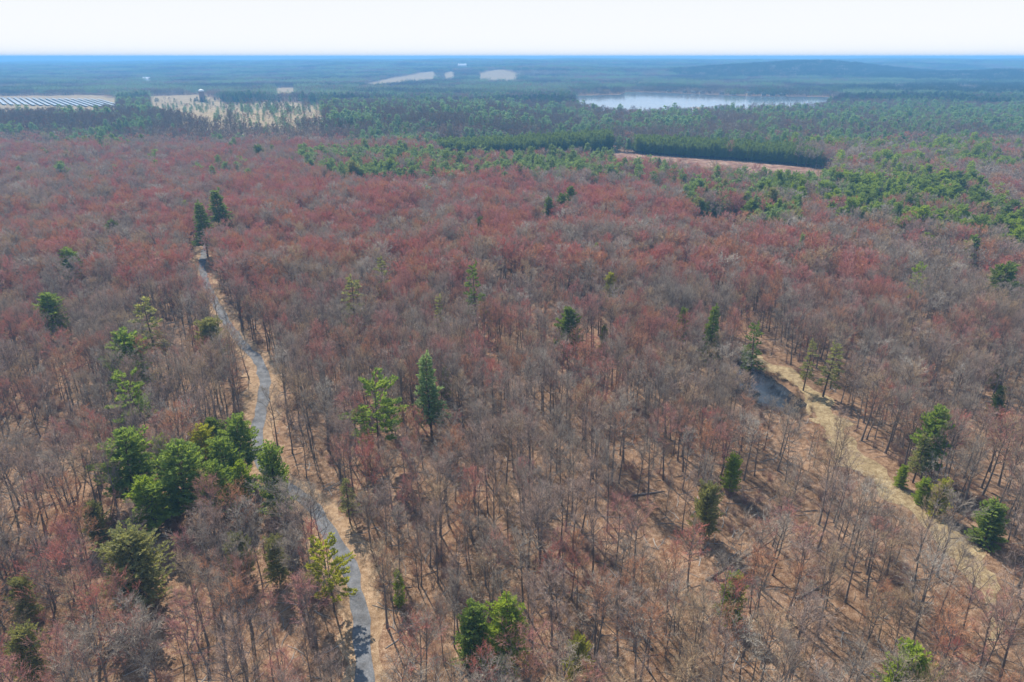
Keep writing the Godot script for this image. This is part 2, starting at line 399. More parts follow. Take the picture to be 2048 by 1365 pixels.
# shape: h height, r crown radius, cb share of the height below the crown, limbs, twig (radius), fine (twigs per twig), lod 0..2
func bare_tree(h: float, r: float, cb: float, nl: int, twig: float, fine: int, second: int, sides: int) -> Growth:
	var t := Growth.new()
	var lean := Vector3(rng.randf_range(-0.05, 0.05), 1, rng.randf_range(-0.05, 0.05)).normalized()
	var tp := bend(Vector3(0, -0.3, 0), lean, h * 0.93, 7 if sides > 4 else 4, 0.03, 0.045)
	var tr := []
	for i in tp.size():
		var s := float(i) / (tp.size() - 1)
		tr.append(h * 0.0112 * pow(1.0 - s * 0.93, 0.85) * (1.35 if i == 0 else 1.0))
	t.trunk.tube(tp, tr, sides)
	for i in nl:
		var s := (i + rng.randf_range(0.0, 0.8)) / nl
		var ht := cb + (0.97 - cb) * s
		var lb := Buf.new()
		var ang := lerpf(1.0, 0.38, s) + rng.randf_range(-0.14, 0.14)
		var ld := aside(Vector3.UP, ang, i * 2.4 + rng.randf_range(-0.5, 0.5))
		var prof := 1.15 - 0.62 * s if cb > 0.3 else 1.05 - 0.5 * absf(s - 0.35)
		var ll := r * prof * rng.randf_range(0.8, 1.2) / maxf(sin(ang), 0.55)
		ll = minf(ll, (h * 1.03 - h * ht) / maxf(cos(ang), 0.3) + 1.0)
		var lp := bend(along(tp, ht / 0.98), ld, ll, 5 if sides > 4 else 2, 0.10, 0.13)
		var lr := maxf(h * 0.0042 * (1.15 - 0.6 * s), twig)
		if sides > 4:
			var rr := []
			for k in lp.size(): rr.append(lerpf(lr, twig * 0.9, float(k) / (lp.size() - 1)))
			lb.tube(lp, rr, 4)
		else:
			lb.spike(lp[0], lp[1], lr); lb.spike(lp[1], lp[2], lr * 0.8)
		for j in second:
			var u := 0.22 + 0.78 * (j + rng.randf()) / second
			var sd := aside(heading(lp, u), rng.randf_range(0.45, 0.95), rng.randf_range(0, TAU))
			var sl := ll * (0.62 - 0.32 * u) * rng.randf_range(0.7, 1.2)
			var sp := bend(along(lp, u), sd, sl, 3 if sides > 4 else 1, 0.16, 0.14)
			if sides > 4:
				lb.tube(sp, [lr * 0.42, lr * 0.3, twig * 1.2, twig * 0.8], 3)
				var n3 := 5
				for k in n3:
					var w := 0.2 + 0.8 * (k + rng.randf()) / n3
					var td := aside(heading(sp, w), rng.randf_range(0.4, 0.85), rng.randf_range(0, TAU))
					var tl := sl * (0.62 - 0.25 * w) * rng.randf_range(0.7, 1.25)
					var p0 := along(sp, w)
					var p1 := p0 + (td + Vector3(0, 0.12, 0)).normalized() * tl * 0.55
					var p2 := p1 + (td + Vector3(rng.randf_range(-0.2, 0.2), 0.3, rng.randf_range(-0.2, 0.2))).normalized() * tl * 0.5
					t.crown.spike(p0, p1, twig * 1.15)
					t.crown.spike(p1, p2, twig)
					for f in fine:
						var x := (f + rng.randf()) / fine
						var o := p0.lerp(p1, x * 2.0) if x < 0.5 else p1.lerp(p2, x * 2.0 - 1.0)
						var fd := aside(td, rng.randf_range(0.35, 0.9), rng.randf_range(0, TAU))
						t.crown.blade(o, o + (fd + Vector3(0, 0.25, 0)).normalized() * rng.randf_range(0.35, 0.9) * (0.6 + h * 0.025), twig * 1.25, rng.randf() * PI)
			else:
				lb.spike(sp[0], sp[1], maxf(lr * 0.3, twig * 0.8))
				for f in fine:
					var o := along(sp, rng.randf_range(0.1, 1.0))
					var fd := aside(heading(sp, 0.5), rng.randf_range(0.3, 1.0), rng.randf_range(0, TAU))
					t.crown.blade(o, o + (fd + Vector3(0, 0.3, 0)).normalized() * rng.randf_range(0.7, 1.5), twig * 1.4, rng.randf() * PI)
		t.limbs.append(lb)
	return t

# kinds: pine (plumed oval), open (few layered plumes), spire (narrow, layered), round (soft and dense), bush (to the ground)
func evergreen(kind: String, detail: int) -> Growth:
	var t := Growth.new()
	var h := 10.0; var r := 2.6; var cb := 0.22; var gap := 0.42; var nb := 5
	match kind:
		"open": cb = 0.34; gap = 0.62; nb = 4; r = 3.0
		"spire": cb = 0.26; gap = 0.36; nb = 5; r = 1.5
		"thin": cb = 0.30; gap = 0.52; nb = 4; r = 1.5
		"round": cb = 0.12; gap = 0.36; nb = 6; r = 2.9
		"bush": cb = 0.03; gap = 0.40; nb = 6; r = 2.9
	if detail == 1: gap *= 1.45
	if detail == 2: gap *= 2.4; nb = 4
	var tp := bend(Vector3(0, -0.2, 0), Vector3.UP, h * 0.98, 6 if detail < 2 else 3, 0.04, 0.03)
	var tr := []
	for i in tp.size(): tr.append(0.13 * (1.0 - 0.9 * float(i) / (tp.size() - 1)))
	t.trunk.tube(tp, tr, [6, 4, 3][detail])
	var y := cb * h
	var roll := 0.0
	while y < h * 0.97:
		var s := (y / h - cb) / (1.0 - cb)
		var prof := 0.0
		match kind:
			"pine": prof = pow(sin(PI * clampf(0.22 + 0.74 * s, 0.0, 1.0)), 0.8)
			"open": prof = pow(sin(PI * clampf(0.25 + 0.68 * s, 0.0, 1.0)), 0.7)
			"spire": prof = pow(1.0 - s, 0.85) * 1.0 + 0.06
			"thin": prof = pow(1.0 - s, 0.6) * 0.8 + 0.12
			"round": prof = sqrt(maxf(0.0, 1.0 - pow(absf(s * 1.5 - 0.5), 2.2)))
			"bush": prof = pow(maxf(1.0 - s * s, 0.0), 0.55) * (0.82 + 0.3 * s)
		var k := nb if s < 0.85 else 4
		for b in k:
			roll += TAU / k + rng.randf_range(-0.5, 0.5)
			if (kind == "open" and rng.randf() < 0.22) or (kind == "thin" and rng.randf() < 0.3): continue
			var bl: float = r * prof * rng.randf_range(0.6, 1.12) * (0.84 + 0.24 * sin(3.0 * roll + y * 1.7)) + 0.2
			var rise := lerpf(-0.05, 0.75, s * s) + rng.randf_range(-0.1, 0.15)
			if kind == "spire" or kind == "thin": rise = lerpf(-0.35, 0.5, s * s)
			if kind == "round" or kind == "bush": rise = lerpf(0.05, 1.0, s) + rng.randf_range(-0.1, 0.2)
			var bd := Vector3(cos(roll), rise, sin(roll)).normalized()
			var bp := bend(along(tp, y / h), bd, bl, 3 if detail < 2 else 1, 0.07, 0.08)
			if detail < 2: t.trunk.tube(bp, [0.035, 0.026, 0.018, 0.008], 3)
			var step: float = [0.20, 0.36, 0.8][detail]
			var n := maxi(2, int(bl / step))
			for i in n:
				var u := lerpf(0.16 if kind != "open" else 0.34, 1.0, (i + rng.randf() * 0.6) / n)
				var p := along(bp, u)
				var e := heading(bp, u)
				var side := e.cross(Vector3.UP).normalized()
				for lr in [-1.0, 1.0]:
					var reach: float = bl * 0.30 * (1.05 - u * 0.75) * rng.randf_range(0.4, 1.1)
					var tip: Vector3 = p + side * lr * reach * 0.8 + e * reach * 0.55 + Vector3(0, rng.randf_range(-0.04, 0.10), 0)
					spray(t.crown, tip, (e * 0.8 + side * lr * 0.7 + Vector3(0, 0.35, 0)).normalized(), detail, kind)
					if reach > 0.45 and detail < 2: spray(t.crown, p.lerp(tip, 0.45), (e + side * lr * 0.8 + Vector3(0, 0.4, 0)).normalized(), detail, kind)
		y += gap * (0.85 + 0.3 * rng.randf())
	for i in 3: spray(t.crown, Vector3(0, h * (0.94 + 0.02 * i), 0), Vector3.UP, detail, kind)
	return t

func spray(c: Buf, p: Vector3, d: Vector3, detail: int, kind: String) -> void:
	var n: int = [6, 4, 3][detail]
	var size: float = [0.36, 0.50, 0.95][detail]
	if kind == "round": size *= 0.85
	if kind == "pine" or kind == "open": size *= 1.15
	for i in n:
		var e := (d + Vector3(rng.randf_range(-0.75, 0.75), rng.randf_range(-0.4, 0.7), rng.randf_range(-0.75, 0.75))).normalized()
		var w := e.cross(Vector3(rng.randf_range(-1, 1), rng.randf_range(-1, 1), rng.randf_range(-1, 1))).normalized() * size * 0.17
		var q := p + e * size * rng.randf_range(0.7, 1.25)
		var m := p.lerp(q, 0.45)
		c.tri(p, m + w, q); c.tri(p, q, m - w)

func whole(t: Growth, bark: Material, leaf: Material) -> ArrayMesh:
	var wood := Buf.new()
	wood.join(t.trunk)
	for l in t.limbs: wood.join(l)
	return mesh_of([wood, t.crown], [bark, leaf])

# ---------------------------------------------------------------- where a thing stands beside others, for the labels
func seen_at(p: Vector3) -> Vector3:       # place in the photograph (2048 wide) and depth
	var pitch := deg_to_rad(22.647)
	var dy := p.y - EYE
	var depth := -p.z * cos(pitch) - dy * sin(pitch)
	var up := -p.z * sin(pitch) + dy * cos(pitch)
	return Vector3(1024.0 + 1365.0 * p.x / depth, 682.5 - 1365.0 * up / depth, depth)

const ORDER := ["closest", "second", "third", "fourth", "fifth", "sixth", "seventh", "eighth", "ninth", "tenth", "eleventh", "twelfth"]
const ROWS = ["first", "second", "third", "fourth", "fifth", "sixth", "seventh", "eighth", "ninth", "tenth", "eleventh", "twelfth", "thirteenth", "fourteenth", "fifteenth", "sixteenth", "seventeenth", "eighteenth", "nineteenth", "twentieth", "twenty-first", "twenty-second", "twenty-third", "twenty-fourth", "twenty-fifth", "twenty-sixth", "twenty-seventh", "twenty-eighth", "twenty-ninth", "thirtieth", "thirty-first", "thirty-second", "thirty-third", "thirty-fourth"]
const SIDES := ["right of", "down right of", "below", "down left of", "left of", "up left of", "above", "up right of"]

func label_by_place(rows: Array, noun: String) -> void:      # rows: [node, point, look]
	var cells := {}
	for r in rows:
		var at := seen_at(r[1])
		var best := 1e9
		var who = null
		var dir := 0
		for l in landmarks:
			var to := Vector2(at.x - l[0].x, at.y - l[0].y)
			if to.length() < best and to.length() > 4.0:
				best = to.length()
				who = l
				dir = posmod(roundi(to.angle() / (PI / 4)), 8)
		var key := "%s|%s|%d" % [r[2], who[1], dir]
		if not cells.has(key): cells[key] = []
		cells[key].append([best, r[0], r[2], dir, who[1]])
	for key in cells:
		var list: Array = cells[key]
		list.sort_custom(func(a, b): return a[0] < b[0])
		for i in list.size():
			var c: Array = list[i]
			var text := "%s %s %s %s" % [c[2], noun, SIDES[c[3]], c[4]]
			if list.size() > 1: text = "%s %s %s %s %s" % [ORDER[mini(i, 11)], c[2], noun, SIDES[c[3]], c[4]]
			c[1].set_meta("label", text)

# ---------------------------------------------------------------- surfaces
func noise(freq: float, s: int, kind := FastNoiseLite.TYPE_SIMPLEX_SMOOTH, oct := 3) -> FastNoiseLite:
	var n := FastNoiseLite.new()
	n.seed = s
	n.noise_type = kind
	n.frequency = freq
	n.fractal_octaves = oct
	return n

func speckled(size: int, dark: Color, mid: Color, pale: Color, s: int, f1: float, f2: float, f3: float) -> ImageTexture:
	var a := noise(f1, s).get_seamless_image(size, size).get_data()
	var b := noise(f2, s + 1).get_seamless_image(size, size).get_data()
	var c := noise(f3, s + 2, FastNoiseLite.TYPE_CELLULAR, 1).get_seamless_image(size, size).get_data()
	var out := PackedByteArray()
	out.resize(size * size * 3)
	for i in size * size:
		var t := 0.36 * a[i] / 255.0 + 0.34 * b[i] / 255.0 + 0.30 * c[i] / 255.0
		t = clampf((t - 0.5) * 2.1 + 0.5, 0.0, 1.0)
		var k := dark.lerp(mid, t * 2.0) if t < 0.5 else mid.lerp(pale, t * 2.0 - 1.0)
		k = k.linear_to_srgb()
		out[i * 3] = int(k.r * 255); out[i * 3 + 1] = int(k.g * 255); out[i * 3 + 2] = int(k.b * 255)
	return ImageTexture.create_from_image(Image.create_from_data(size, size, false, Image.FORMAT_RGB8, out))

func earth(tex: Texture2D, metres: float, patches: Texture2D = null, patch_metres := 60.0) -> StandardMaterial3D:
	var m := StandardMaterial3D.new()
	m.albedo_texture = tex
	m.roughness = 0.95
	m.metallic_specular = 0.2
	m.uv1_triplanar = true
	m.uv1_world_triplanar = true
	m.uv1_scale = Vector3.ONE / metres
	if patches:
		m.detail_enabled = true
		m.detail_albedo = patches
		m.detail_blend_mode = BaseMaterial3D.BLEND_MODE_MUL
		m.detail_uv_layer = BaseMaterial3D.DETAIL_UV_2
		m.uv2_triplanar = true
		m.uv2_world_triplanar = true
		m.uv2_scale = Vector3.ONE / patch_metres
	return m

func smooth_line(line: PackedVector2Array) -> PackedVector2Array:
	var l := line
	for k in 2:
		var n := PackedVector2Array([l[0]])
		for i in l.size() - 1:
			n.append(l[i].lerp(l[i + 1], 0.25)); n.append(l[i].lerp(l[i + 1], 0.75))
		n.append(l[l.size() - 1])
		l = n
	return l

func ribbon(line: PackedVector2Array, widths: Callable, lift: float, ragged: float, crown := 0.0) -> Buf:
	var pts := PackedVector2Array()
	for i in line.size() - 1:
		var n := maxi(1, int(line[i].distance_to(line[i + 1]) / 1.4))
		for k in n: pts.append(line[i].lerp(line[i + 1], float(k) / n))
	var b := Buf.new()
	var prev := []
	for i in pts.size():
		var d := (pts[mini(i + 1, pts.size() - 1)] - pts[maxi(i - 1, 0)]).normalized()
		var s := Vector2(-d.y, d.x)
		var w: float = widths.call(float(i) / pts.size())
		var row := []
		for k in 7:
			var u := k / 3.0 - 1.0
			var edge := w * 0.5 * u
			if k == 0 or k == 6: edge += ragged * patchy.get_noise_2d(pts[i].x * 9.0 + k * 50.0, pts[i].y * 9.0) * 2.0
			var q := pts[i] + s * edge
			row.append(ground_at(q.x, q.y, lift + crown * (1.0 - u * u)))
		if i > 0:
			for k in 6: b.quad(prev[k], prev[k + 1], row[k + 1], row[k])
		prev = row
	return b

func sheet(poly: PackedVector2Array, cell: float, lift: float) -> Buf:
	var b := Buf.new()
	var r := box_of(poly)
	var x := r.position.x
	while x < r.end.x:
		var z := r.position.y
		while z < r.end.y:
			if Geometry2D.is_point_in_polygon(Vector2(x + cell / 2, z + cell / 2), poly):
				b.quad(ground_at(x, z, lift), ground_at(x, z + cell, lift), ground_at(x + cell, z + cell, lift), ground_at(x + cell, z, lift))
			z += cell
		x += cell
	return b

func ground_sheet() -> Buf:
	var b := Buf.new()
	var d := -60.0
	var step := 2.2
	var prev := []
	var n := 180
	while d < 14500.0:
		var half := 130.0 + maxf(d, 0.0) * 1.05
		var row := []
		for k in n + 1: row.append(ground_at((k * 2.0 / n - 1.0) * half, -d))
		if prev.size():
			for k in n: b.quad(prev[k], prev[k + 1], row[k + 1], row[k])
		prev = row
		if d > 330.0: step *= 1.04
		d += step
	return b

# ---------------------------------------------------------------- the scene
func _ready() -> void:
	rng.seed = SEED
	# camera
	var cam := Camera3D.new()
	cam.position = Vector3(0, EYE, 0)
	cam.rotation_degrees = Vector3(-22.647, 0, 0)
	cam.fov = 53.13
	cam.near = 0.5
	cam.far = 40000.0
	add_child(cam)
	# sky, air, exposure
	var sky := ProceduralSkyMaterial.new()
	sky.sky_top_color = Color(0.40, 0.60, 0.92).linear_to_srgb()
	sky.sky_horizon_color = Color(0.97, 0.97, 0.965).linear_to_srgb()
	sky.sky_curve = 0.3
	sky.sky_energy_multiplier = 0.76
	sky.ground_bottom_color = Color(0.12, 0.10, 0.08).linear_to_srgb()
	sky.ground_horizon_color = Color(0.5, 0.5, 0.5).linear_to_srgb()
	sky.sun_angle_max = 20.0
	var env := Environment.new()
	env.background_mode = Environment.BG_SKY
	env.sky = Sky.new()
	env.sky.sky_material = sky
	env.tonemap_mode = Environment.TONE_MAPPER_LINEAR
	env.tonemap_exposure = 1.95
	env.fog_enabled = true
	env.fog_mode = Environment.FOG_MODE_EXPONENTIAL
	env.fog_density = 0.00023
	env.fog_light_color = Color(0.20, 0.54, 1.0).linear_to_srgb()
	env.sdfgi_enabled = true
	env.ssao_enabled = true
	env.ssil_enabled = true
	var world := WorldEnvironment.new()
	world.environment = env
	add_child(world)
	# sun: ahead and a little left, half way up
	var sun := DirectionalLight3D.new()
	sun.light_energy = 1.5
	sun.light_color = Color(1.0, 0.96, 0.90)
	sun.light_angular_distance = 0.5
	sun.shadow_enabled = true
	sun.rotation = Vector3(deg_to_rad(-43.0), deg_to_rad(180.0 + 25.0), 0)
	add_child(sun)

	hills = noise(0.0011, 5); swell = noise(0.008, 6); patchy = noise(0.011, 7); hue = noise(0.02, 8); clumps = noise(0.009, 9)
	make_materials()
	for q in pine_zones: q.append(box_of(q[0]))
	for p in [near_field, lake_shape, solar_field, tower_field, hill_field, crest_field, gap_field, house_lawn, pale_road, farm_yard, clearing_shape, wall_foot]:
		openings.append([p, box_of(p)])
	road_line = smooth_line(road_line)
	track_line = smooth_line(track_line)
	make_land()
	make_far_buildings()
	make_woods()
	make_floor()

func make_materials() -> void:
	M.bark = mat(Color(0.15, 0.125, 0.11))
	M.pine_bark = mat(Color(0.10, 0.075, 0.06))
	M.tinted = mat(Color(1, 1, 1), 0.8)
	M.tinted.vertex_color_use_as_albedo = true
	M.tinted.backlight_enabled = true
	M.tinted.backlight = Color(0.6, 0.56, 0.54)
	M.needles = mat(Color(1, 1, 1), 0.75)
	M.needles.vertex_color_use_as_albedo = true
	M.needles.backlight_enabled = true
	M.needles.backlight = Color(1.0, 1.0, 0.75)
	M.tones = [Color(0.16, 0.215, 0.065), Color(0.24, 0.315, 0.085), Color(0.30, 0.38, 0.06), Color(0.39, 0.39, 0.07), Color(0.29, 0.285, 0.135), Color(0.235, 0.315, 0.165)]
	M.tone_names = ["dark green", "mid green", "bright green", "yellow green", "olive grey", "pale blue green"]
	M.tone = []
	for c in M.tones:
		M.tone.append(leafy(c, 0.75, Color(1.0, 1.0, 0.75)))
	M.tints = [Color(0.49, 0.175, 0.135), Color(0.43, 0.22, 0.165), Color(0.48, 0.24, 0.13), Color(0.46, 0.22, 0.185), Color(0.34, 0.29, 0.23), Color(0.375, 0.28, 0.225), Color(0.42, 0.31, 0.19), Color(0.46, 0.42, 0.35)]
	M.tint_names = ["crimson-budded", "dull red", "rusty orange", "pinkish red", "grey brown", "warm grey", "tan", "pale grey"]
	M.tint = []
	for c in M.tints: M.tint.append(leafy(c, 0.8, Color(0.6, 0.56, 0.54)))
	var patches := speckled(256, Color(0.62, 0.60, 0.58), Color(0.86, 0.85, 0.84), Color(1, 1, 1), 41, 0.012, 0.03, 0.05)
	M.litter = earth(speckled(512, Color(0.098, 0.053, 0.031), Color(0.230, 0.143, 0.086), Color(0.377, 0.271, 0.189), 11, 0.03, 0.16, 0.22), 26.0, patches, 83.0)
	M.verge = earth(speckled(512, Color(0.164, 0.102, 0.057), Color(0.303, 0.209, 0.127), Color(0.443, 0.336, 0.230), 21, 0.03, 0.17, 0.24), 21.0, patches, 47.0)
	M.straw = earth(speckled(512, Color(0.15, 0.10, 0.055), Color(0.29, 0.225, 0.125), Color(0.42, 0.345, 0.22), 31, 0.03, 0.12, 0.2), 24.0, patches, 31.0)
	M.gravel = earth(speckled(256, Color(0.111, 0.116, 0.123), Color(0.153, 0.159, 0.170), Color(0.204, 0.210, 0.221), 51, 0.02, 0.09, 0.2), 11.0, patches, 23.0)
	M.red_field = earth(speckled(256, Color(0.119, 0.064, 0.047), Color(0.204, 0.119, 0.085), Color(0.340, 0.246, 0.170), 61, 0.02, 0.05, 0.1), 120.0)
	M.tan_field = earth(speckled(512, Color(0.12, 0.095, 0.05), Color(0.24, 0.18, 0.10), Color(0.34, 0.265, 0.165), 71, 0.02, 0.06, 0.12), 190.0)
	M.pond = mat(Color(0.018, 0.020, 0.022), 0.08)
	M.pond.metallic_specular = 0.5
	M.lake = mat(Color(0.13, 0.16, 0.18), 0.08)
	M.lake.metallic_specular = 0.7
	M.panel = mat(Color(0.52, 0.56, 0.62), 0.15)
	M.panel.metallic = 0.9
	M.metal = mat(Color(0.4, 0.4, 0.4), 0.5)
	M.white = mat(Color(0.78, 0.78, 0.76), 0.6)
	M.brick = mat(Color(0.27, 0.17, 0.13), 0.85)
	M.grey_wall = mat(Color(0.34, 0.36, 0.38), 0.7)
	M.grey_roof = mat(Color(0.20, 0.21, 0.22), 0.8)
	M.tan_wall = mat(Color(0.50, 0.43, 0.34), 0.7)
	M.pane = mat(Color(0.03, 0.035, 0.04), 0.15)

func leafy(c: Color, rough: float, through: Color) -> StandardMaterial3D:      # lets some of the sun through
	var m := mat(Color(1, 1, 1), rough)
	var im := Image.create(4, 4, false, Image.FORMAT_RGB8)
	im.fill(c.linear_to_srgb())
	m.albedo_texture = ImageTexture.create_from_image(im)
	m.backlight_enabled = true
	m.backlight = through
	return m

func make_land() -> void:
	setting("ground", mesh_of([ground_sheet()], [M.litter]))
	setting("road_verge", mesh_of([ribbon(road_line, func(t): return 8.2 + 1.6 * sin(t * 31.0) + 4.0 * (1.0 - smoothstep(0.05, 0.2, t)), 0.03, 1.3)], [M.verge]))
	setting("gravel_road", mesh_of([ribbon(road_line, func(t): return 2.9, 0.07, 0.35, 0.05)], [M.gravel]))
	setting("grassy_track", mesh_of([ribbon(track_line, func(t): return lerpf(4.2, 6.2, smoothstep(0.1, 0.5, t)) * (1.0 - 0.8 * smoothstep(0.74, 0.98, t)), 0.05, 2.4)], [M.straw]))
	var pond := Buf.new()
	var grown := Geometry2D.offset_polygon(pond_shape, 1.2)[0] as PackedVector2Array
	var tri := Geometry2D.triangulate_polygon(grown)
	var level := land(73.0, -170.0) + 0.75
	for i in range(0, tri.size(), 3):
		pond.tri(Vector3(grown[tri[i]].x, level, grown[tri[i]].y), Vector3(grown[tri[i + 1]].x, level, grown[tri[i + 1]].y), Vector3(grown[tri[i + 2]].x, level, grown[tri[i + 2]].y))
	setting("pond_water", mesh_of([pond], [M.pond]))
	setting("clearing", mesh_of([sheet(clearing_shape, 1.5, 0.05)], [M.verge]))
	setting("field", mesh_of([sheet(near_field, 7.0, 0.25)], [M.red_field]))
	for p in [tower_field, scrub_field, solar_field]: setting("field", mesh_of([sheet(p, 12.0, 0.3)], [M.tan_field]))
	for p in [hill_field, crest_field, gap_field, house_lawn, farm_yard]: setting("field", mesh_of([sheet(p, 16.0, 0.6)], [M.tan_field]))
	setting("far_road", mesh_of([sheet(pale_road, 12.0, 0.6)], [M.white]))
	var lake := Buf.new()
	tri = Geometry2D.triangulate_polygon(lake_shape)
	for i in range(0, tri.size(), 3):
		lake.tri(Vector3(lake_shape[tri[i]].x, 0.5, lake_shape[tri[i]].y), Vector3(lake_shape[tri[i + 1]].x, 0.5, lake_shape[tri[i + 1]].y), Vector3(lake_shape[tri[i + 2]].x, 0.5, lake_shape[tri[i + 2]].y))
	setting("lake_water", mesh_of([lake], [M.lake]))

func gable(size: Vector3, over: float) -> Buf:
	var b := Buf.new()
	var x := size.x / 2 + over; var z := size.z / 2 + over; var h := size.y
	for s in [-1.0, 1.0]:
		b.quad(Vector3(-x, 0, z * s), Vector3(x, 0, z * s), Vector3(x, h, 0), Vector3(-x, h, 0))
		b.quad(Vector3(-x, -0.3, z * s), Vector3(x, -0.3, z * s), Vector3(x, 0, z * s), Vector3(-x, 0, z * s))
		b.tri(Vector3(x * s, 0, -z), Vector3(x * s, 0, z), Vector3(x * s, h, 0))
	b.quad(Vector3(-x, -0.3, -z), Vector3(x, -0.3, -z), Vector3(x, -0.3, z), Vector3(-x, -0.3, z))
	return b

func house(label: String, at: Vector3, turn: float, size: Vector3, wall: Material, roof: Material, group := "") -> void:
	var o := thing("house", label, "house", group, at)
	o.rotation.y = turn
	var w := Buf.new(); w.box(Vector3(0, size.y / 2 - 0.2, 0), Vector3(size.x, size.y + 0.4, size.z))
	put("wall", mesh_of([w], [wall]), o)
	var r := put("roof", mesh_of([gable(Vector3(size.x, size.z * 0.38, size.z), 0.5)], [roof]), o)
	r.position.y = size.y + 0.31
	var n := maxi(2, int(size.x / 4.0))
	for i in n:
		var g := Buf.new(); g.box(Vector3(0, 0, 0), Vector3(1.4, 1.3, 0.12))
		var p := put("window", mesh_of([g], [M.pane]), o)
		p.position = Vector3(size.x * ((i + 0.5) / n - 0.5), size.y * 0.55, size.z / 2 + 0.05)

func make_far_buildings() -> void:
	var o := thing("silo_tower", "round brown tower with a white domed top beside the far tan field", "silo", "", ground_at(-626.0, -1461.0))
	var c := CylinderMesh.new()
	c.top_radius = 5.2; c.bottom_radius = 5.6; c.height = 20.5; c.radial_segments = 28
	c.material = M.brick
	put("wall", c, o).position.y = 10.0
	var s := SphereMesh.new()
	s.radius = 5.5; s.height = 4.2; s.is_hemisphere = true; s.radial_segments = 28
	s.material = M.white
	put("dome", s, o).position.y = 20.3
	house("white barn by the farm fields on the far rise, middle of the picture", ground_at(-268.0, -3950.0, 9.0), 0.25, Vector3(44, 9, 20), M.white, M.white)
	house("long grey house behind pines on the near shore of the lake", ground_at(352.0, -1190.0), -0.15, Vector3(30, 6, 11), M.grey_wall, M.grey_roof)
	house("pale roofed house left of the fields on the far left rise", ground_at(-1395.0, -2790.0), 0.4, Vector3(30, 7, 14), M.white, M.white)
	var shore := [[407, -1885], [436, -1833], [452, -1806], [470, -1796], [507, -1752], [530, -1738], [561, -1715], [592, -1703], [611, -1702], [628, -1682]]
	for i in shore.size():
		house("%s small house on the far lake shore, counted from the left end" % ["first", "second", "third", "fourth", "fifth", "sixth", "seventh", "eighth", "ninth", "tenth"][i], ground_at(shore[i][0], shore[i][1] , 0.3), rng.randf_range(-0.5, 0.5), Vector3(rng.randf_range(9, 13), rng.randf_range(3.5, 5), 8.0), [M.tan_wall, M.grey_wall, M.grey_wall][i % 3], M.grey_roof, "houses along the far lake shore")
	# rows of solar panels, running away to the left
	var along_row := Vector2(-133, -173).normalized()
	var table := Buf.new(); table.box(Vector3.ZERO, Vector3(6.4, 0.14, 1.0))
	var post := Buf.new(); post.box(Vector3(0, 0.9, 0), Vector3(0.2, 2.0, 0.2))
	var table_mesh := mesh_of([table], [M.panel])
	var post_mesh := mesh_of([post], [M.metal])
	var count := 0
	for i in 34:
		var a := Vector2(-1270.0, -1475.0) + Vector2(16.5, 4.3) * i
		var run := 0.0
		var start := -1.0
		while run < 330.0:          # the stretch of this row that lies inside the field
			var q := a + along_row * (run - 70.0)
			if Geometry2D.is_point_in_polygon(q, solar_field):
				if start < 0.0: start = run
			elif start >= 0.0: break
			run += 4.0
		if start < 0.0 or run - start < 40.0: continue
		var f := a + along_row * (start - 70.0 + 8.0); var g := a + along_row * (run - 70.0 - 8.0)
		var mid := f.lerp(g, 0.5)
		count += 1
		var row := thing("solar_panel_row", "%s from the left of the long solar panel rows in the far field" % ROWS[count - 1], "solar panels", "solar panel rows in the far field", ground_at(mid.x, mid.y, 0.3))
		row.rotation.y = atan2(g.x - f.x, g.y - f.y)
		var t := put("panel_table", table_mesh, row)
		t.position.y = 2.1
		t.scale.z = f.distance_to(g)
		t.rotation.z = 0.08
		for k in 5:
			put("post", post_mesh, row).position = Vector3(0, 0, (k / 4.0 - 0.5) * f.distance_to(g) * 0.94)

